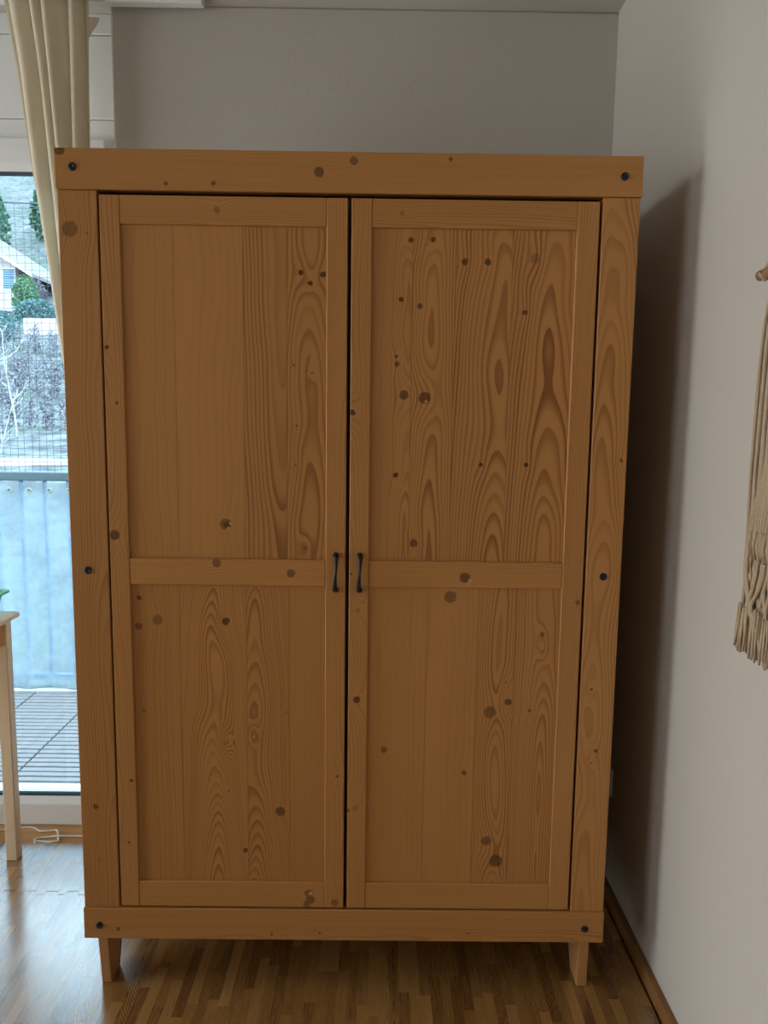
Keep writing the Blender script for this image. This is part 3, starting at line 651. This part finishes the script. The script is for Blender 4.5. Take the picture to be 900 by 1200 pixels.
# ------------------------------------------------------------------ balcony
struct(bx('balcony_floor', (-3.2, 1.2, YN+0.12, 2.10, -0.20, -0.035), M['concrete']))
M['deck'] = flat('weathered_deck_wood', (0.24, 0.215, 0.21), 0.6, 0.25, 25, 0.3)
SL = [bmesh.new()]; box(SL[0], -0.152, 0.152, -0.0155, 0.0155, -0.022, 0.0, 0.002)
slat0 = obj('slat', SL[0], M['deck'])
first = True
rows = ('next to the threshold', 'in the middle row', 'under the railing screen'); cols = ('fifth column from the wardrobe', 'fourth column from the wardrobe', 'third column from the wardrobe', 'second column from the wardrobe', 'column nearest the wardrobe')
for ci in range(5):
    for ri in range(3):
        tl = tag(empty('deck_tile', (-1.63+0.155+0.311*ci, 1.045+0.155+0.311*ri, 0.0)), 'square grey slatted deck tile ' + rows[ri] + ', ' + cols[ci], 'deck tile', 'slatted deck tiles on the balcony')
        for k in range(8):
            if first: s = slat0; first = False
            else: s = link(slat0.copy())
            s.parent = tl; s.location = (0, -0.1365+0.039*k, -0.0002*((k*7+ci*3+ri) % 5))
        bmb = bmesh.new(); box(bmb, -0.150, 0.150, -0.150, 0.150, -0.0345, -0.024); obj('grid_base', bmb, M['gasket'], tl)
# railing
rl = tag(empty('balcony_railing', (-0.98, 2.02, 0.0)), 'grey balcony railing with a flat top rail and thin balusters', 'railing')
bx('top_rail', (-2.2, 2.1, -0.035, 0.035, 1.045, 1.088), M['metal'], rl, 0.004)
bx('bottom_rail', (-2.2, 2.1, -0.012, 0.012, 0.045, 0.075), M['bluemetal'], rl, 0.003)
b0 = bx('baluster', (-0.008, 0.008, -0.008, 0.008, 0.075, 1.0448), M['bluemetal'], rl, 0.002)
for k in range(36):
    x = -1.066+0.115*(k-16)+0.98
    if k == 0: b0.location.x = x
    else:
        c = link(b0.copy()); c.parent = rl; c.location.x = x
for x in (-2.1, -0.9, 0.9, 2.0): bx('post', (x-0.02, x+0.02, 0.0125, 0.05, -0.035, 1.0448), M['metal'], rl, 0.003)
# privacy screen, laced to the rail, pleated
sc = bmesh.new(); g2 = []; NX2 = 220
for j in range(26):
    z = 1.040 - (1.040-0.012)*j/25; row = []
    for i in range(NX2+1):
        x = -3.1 + 4.2*i/NX2; q = (x+1.05)/0.115; fr = abs(q-round(q))*2
        d = 0.030*(1-fr)**8
        zz = z if j < 25 else 0.006 + 0.020*abs(math.sin(q*PI*0.5))
        row.append(sc.verts.new((x, 1.962+d+0.006*math.sin(x*21+z*3)+0.003*math.sin(z*9+x*40), zz)))
    g2.append(row)
for j in range(25):
    for i in range(NX2): sc.faces.new((g2[j][i], g2[j][i+1], g2[j+1][i+1], g2[j+1][i]))
scr = tag(obj('privacy_screen', sc, M['screen'], None, True), 'pale blue pleated fabric screen laced below the balcony rail', 'privacy screen')
gm = bmesh.new(); lathe_y(gm, (0, 0, 0), ((0.013, 0.003), (0.014, -0.002), (0.011, -0.005), (0.007, -0.004), (0.006, 0.000)), 12)
gr = obj('grommet', gm, flat('grey_grommet', (0.35, 0.33, 0.28), 0.4), scr, True)
for k in range(16):
    c = gr if k == 0 else link(gr.copy()); c.parent = scr; c.location = (-1.94+0.0945*k, 1.952, 1.002)
hb = bmesh.new()
tube(hb, [(-3.1+0.04*i, 1.960+0.004*math.sin(i*1.3), 0.018+0.012*abs(math.sin((-3.1+0.04*i+1.05)/0.115*PI*0.5))) for i in range(106)], 0.007, 6)
obj('hem', hb, M['screen'], scr, True)
# cat net above the rail
nb = bmesh.new(); rn = random.Random(9)
def zt(x): return 2.356 - 0.03*(x+1.09) - 0.02
for k in range(75):
    x = -2.2+0.0345*k
    tube(nb, [(x+rn.uniform(-.004, .004), 2.0+rn.uniform(-.004, .004), z) for z in [1.088+(zt(x)-1.088)*q/9 for q in range(10)]], 0.0011, 3)
for k in range(37):
    z = 1.10+0.0345*k
    tube(nb, [(-2.2+2.56*q/24, 2.0+rn.uniform(-.004, .004), min(z+rn.uniform(-.003, .003), zt(-2.2+2.56*q/24))) for q in range(25)], 0.0011, 3)
nt = tag(obj('safety_net', nb, flat('dark_net_cord', (0.05, 0.07, 0.10), 0.7)), 'fine dark square mesh net stretched above the balcony rail', 'net')
nb = bmesh.new(); tube(nb, [(-2.2+2.56*q/10, 2.0, zt(-2.2+2.56*q/10)) for q in range(11)], 0.0032, 6); obj('top_rope', nb, bpy.data.materials['dark_net_cord'], nt)

# ------------------------------------------------------------------ the hillside across the road
PROF = [(3.0, -3.5), (8, -1.2), (12, 0.45), (20, 1.5), (32, 4.3), (38, 5.6), (46, 7.2), (56, 12.0), (92, 30.0), (150, 75.0)]
def prof(d):
    if d <= PROF[0][0]: return PROF[0][1]
    for (a, va), (b, vb) in zip(PROF, PROF[1:]):
        if a <= d <= b: return va+(vb-va)*(d-a)/(b-a)
    return PROF[-1][1]
def ground(x, y):
    d = y+1.63
    return prof(d) + (0.25*math.sin(x*0.7+y*0.3)+0.2*math.sin(x*0.31-y*0.45))*min(1, d/40)
def ray_xy(px, d):          # where the view line of photo column px stands at distance d
    return (0.68 + d*((px-450)/880.0 + 0.006) , d-1.63)
bm = bmesh.new(); g3 = []
ds = [3, 5, 8, 10, 12, 14, 17, 20, 23, 26, 29, 32, 35, 38, 42, 46, 50, 56, 64, 74, 84, 92, 105, 120, 135, 150]
for d in ds: g3.append([bm.verts.new((x, d-1.63, ground(x, d-1.63))) for x in [-120+4*i for i in range(56)]])
for j in range(len(ds)-1):
    for i in range(55): bm.faces.new((g3[j][i], g3[j][i+1], g3[j+1][i+1], g3[j+1][i]))
def hill_mat():
    t = NT('hillside_grass'); co = t.objco()
    f = t.noise(co, 0.25, 5, 0.6); g = t.noise(co, 2.2, 5, 0.7)
    c = t.mix(t.rng(f, 0.35, 0.65), (0.10, 0.13, 0.10), (0.17, 0.18, 0.175)); c = t.mix(t.rng(g, 0.35, 0.7), c, (0.055, 0.055, 0.065))
    return t.done(t.bsdf(c, 0.95, g, 0.5, 0.1, 0.1))
struct(obj('ground', bm, hill_mat(), None, True))
M['leaf'] = flat('green_leaves', (0.05, 0.13, 0.05), 0.7, 0.5, 3)
M['needle'] = flat('conifer_needles', (0.025, 0.085, 0.04), 0.8, 0.5, 3)
M['hedge'] = flat('blue_green_hedge', (0.06, 0.13, 0.13), 0.8, 0.4, 3)
M['twig'] = flat('grey_violet_twigs', (0.10, 0.085, 0.105), 0.9, 0.3, 3)
M['dry'] = flat('dry_violet_leaves', (0.17, 0.165, 0.19), 0.9, 0.6, 5)
M['birch'] = flat('pale_bark', (0.34, 0.35, 0.32), 0.8, 0.3, 8)
M['render'] = flat('pink_white_render', (0.40, 0.33, 0.31), 0.9, 0.05, 2)
M['rooft'] = flat('roof_tiles', (0.18,0.165,0.17), 0.8, 0.2, 4)
M['shutter_shade'] = flat('blue_shutter_and_shade', (0.05, 0.12, 0.20), 0.6, 0.15, 4)
def leaves(bm, c, R, n, s, rr, shape=None):
    for _ in range(n):
        while True:
            p = Vector((rr.uniform(-1, 1), rr.uniform(-1, 1), rr.uniform(-1, 1)))
            if p.length <= 1 and p.length > 0.45: break
        if shape: p = shape(p)
        p = Vector((c[0]+p.x*R[0], c[1]+p.y*R[1], c[2]+p.z*R[2]))
        a = Vector((rr.gauss(0, 1), rr.gauss(0, 1), rr.gauss(0, 1))).normalized()*s*rr.uniform(0.6, 1.3); b = a.orthogonal().normalized()*s*rr.uniform(0.4, 0.8)
        bm.faces.new([bm.verts.new(p+q) for q in (a, b, -a, -b)])
def bush(px, d, R, n, mat, label, cat, s, name='shrub', lift=0.8, group=None, shape=None):
    x, y = ray_xy(px, d); z = ground(x, y); r_ = random.Random(int(px*13+d*7))
    root = tag(empty(name, (x, y, z)), label, cat, group)
    bm = bmesh.new(); leaves(bm, (0, 0, R[2]*lift), R, n, s, r_, shape); obj('foliage', bm, M[mat], root)
    bm = bmesh.new()
    for k in range(5 if name != 'conifer' else 1):
        a = k*1.257; tube(bm, [(0.05*math.cos(a), 0.05*math.sin(a), -0.1), (R[0]*0.4*math.cos(a)*(name != 'conifer'), R[1]*0.4*math.sin(a)*(name != 'conifer'), R[2]*lift)], [0.06, 0.02], 5)
    obj('stem', bm, M['twig'], root)
    return root
def conic(p): k = (1-p.z)/2; return Vector((p.x*k*1.3, p.y*k*1.3, p.z))
bush(3, 58, (1.7, 1.7, 3.6), 1500, 'needle', 'dark green conifer rising above the house roof', 'tree', 0.22, 'conifer', 0.95, None, conic)
bush(67, 62, (1.5, 1.5, 3.2), 1300, 'needle', 'smaller green conifer beside the curtain, above the roof line', 'tree', 0.22, 'conifer', 0.95, None, conic)
bush(39, 44, (0.75, 0.65, 1.4), 1300, 'leaf', 'green bush right beside the house wall', 'shrub', 0.10, 'shrub', 0.9)
bush(50, 46, (0.7, 0.7, 1.3), 900, 'twig', 'grey violet shrub right of the green bush', 'shrub', 0.10, 'shrub', 0.9)
bush(50, 40, (1.2, 0.6, 0.8), 1200, 'hedge', 'blue-green hedge below the green bush', 'hedge', 0.10, 'hedge', 0.7)
bush(8, 34, (0.9, 0.6, 0.9), 900, 'hedge', 'blue-green shrub under the front of the house', 'shrub', 0.08, 'shrub', 0.7)
def bare(px, d, h, label, cat, mat, name, seed, spread=0.5, nb=26, lean=0.0, thick=0.016, dry=0):
    x, y = ray_xy(px, d); r_ = random.Random(seed)
    root = tag(empty(name, (x, y, ground(x, y))), label, cat)
    tr = [Vector((lean*h*q*q + 0.03*h*math.sin(q*4+seed), 0.02*h*math.sin(q*5), h*q-0.1)) for q in [k/8 for k in range(9)]]
    bm = bmesh.new(); tube(bm, tr, [h*thick*(1-0.75*k/8) for k in range(9)], 6); obj('trunk', bm, M[mat], root)
    bm = bmesh.new()
    for k in range(nb):
        b = tr[r_.randint(2, 8)]; a = r_.uniform(0, 2*PI); L = h*spread*r_.uniform(0.3, 1)
        p1 = b+Vector((math.cos(a)*L*0.5, math.sin(a)*L*0.5, L*0.4)); p2 = b+Vector((math.cos(a)*L*0.8, math.sin(a)*L*0.8, L*0.95))
        tube(bm, [b, p1, p2], [h*0.006, h*0.004, h*0.002], 4)
        for _ in range(5):
            e = p1.lerp(p2, r_.random()); tube(bm, [e, e+Vector((r_.uniform(-1, 1), r_.uniform(-1, 1), r_.uniform(0, 1)))*L*0.35], [h*0.003, h*0.001], 3)
    obj('branch', bm, M[mat], root)['kind'] = 'stuff'
    if dry:
        bm = bmesh.new(); leaves(bm, (0, 0, h*0.45), (0.0102*d, 0.0102*d, h*0.55), dry, h*0.045, r_); obj('dry_leaves', bm, M['dry'], root)['kind'] = 'stuff'
bare(19, 16, 2.3, 'pale slender birch trunk in front of the bare shrubs', 'tree', 'birch', 'birch_sapling', 2, 0.22, 9, -0.05, 0.010)
bare(3, 14, 1.3, 'short pale sapling leaning at the edge of the view', 'tree', 'birch', 'birch_sapling', 5, 0.3, 7, 0.25, 0.012)
nm = ('leftmost', 'second from left', 'third from left', 'fourth from left', 'fifth from left')
for rw, (d, h) in enumerate(((16.5, 0.9), (20.5, 1.0), (24.5, 1.0), (28.5, 1.0))):
    for k in range(5):
        bare(-2+20*k+(rw % 2)*9, d+((k*3) % 4)*0.3, h*(0.8+0.1*((k*2+rw) % 4)), 'leafless grey violet shrub on the bank, ' + nm[k] + ' of the ' + ('lowest', 'second', 'third', 'topmost') [rw] + ' row', 'shrub', 'twig', 'bare_shrub', 20+rw*7+k, 0.24, 40, 0, 0.02, 260)
for k in range(7):
    bare(-20+19*k, 86+k*9, 7.5+(k % 3), 'bare grey forest tree on the far slope, ' + ('first', 'second', 'third', 'fourth', 'fifth', 'sixth', 'seventh')[k] + ' from the left', 'tree', 'twig', 'bare_tree', 60+k, 0.5, 30)
# low white walls
def lowwall(pa, pb, d, z0, z1, name, label):
    xa, ya = ray_xy(pa, d); xb, yb = ray_xy(pb, d)
    o = bx(name, (0, xb-xa, 0, 0.25, z0, z1), M['render']); o.location = (xa, ya, 0); tag(o, label, 'wall', None, 'thing')
lowwall(-60, 130, 12.5, 0.0, 0.62, 'kerb_wall', 'long low white kerb wall at the foot of the bank')
lowwall(35, 110, 37.0, 5.0, 5.95, 'garden_wall', 'white garden wall below the blue-green hedge')
# house
hx, hy = ray_xy(29, 47); hz = ground(hx, hy)
hs = tag(empty('house', (hx, hy, 7.0)), 'pink-white hillside house with a shuttered blue window', 'house')
def rz(x): return 3.35 - 0.633*x if x > -5 else 3.35+0.633*5 + 0.633*(x+5)
bm = bmesh.new(); G5 = [(-9, 0.5), (0, 0.5), (0, rz(0)), (-5, rz(-5)), (-9, rz(-9))]
va = [bm.verts.new((x, 0, z)) for x, z in G5]; vb = [bm.verts.new((x, 7, z)) for x, z in G5]
bm.faces.new(va); bm.faces.new(vb[::-1])
for k in range(5): bm.faces.new((va[k], vb[k], vb[(k+1) % 5], va[(k+1) % 5]))
obj('wall', bm, M['render'], hs)
bx('shade_recess_wall', (-9, -0.4, 1.2, 7, -1.5, 0.5), M['shutter_shade'], hs)  # dark blue paints in the shade under the house front
for nm_, y0_, y1_, o0, o1, mt in (('roof', -0.9, 8, 0.0, 0.20, 'rooft'), ('fascia', -0.96, -0.905, -0.03, 0.24, 'render')):
    bm = bmesh.new()
    for xa, xb in ((-11, -5), (-5, 1.4)):
        za, zb = rz(xa)+o0, rz(xb-1e-6 if xb == -5 else xb)+o0; t = o1-o0
        hexa(bm, [(xa, y0_, za), (xb, y0_, zb), (xb, y1_, zb), (xa, y1_, za)], [(xa, y0_, za+t), (xb, y0_, zb+t), (xb, y1_, zb+t), (xa, y1_, za+t)])
    obj(nm_, bm, M[mt], hs)
wn_ = bx('window', (-0.76, -0.06, -0.06, -0.005, 1.85, 3.12), M['lacquer'], hs)
for k in range(9): bx('slat', (-0.72, -0.08, -0.09, -0.061, 1.90+0.132*k, 2.01+0.132*k), M['shutter_shade'], wn_)
bx('gutter_post', (-0.14, 0.0, -0.12, 0.02, -1.6, 0.499), M['lacquer'], hs)
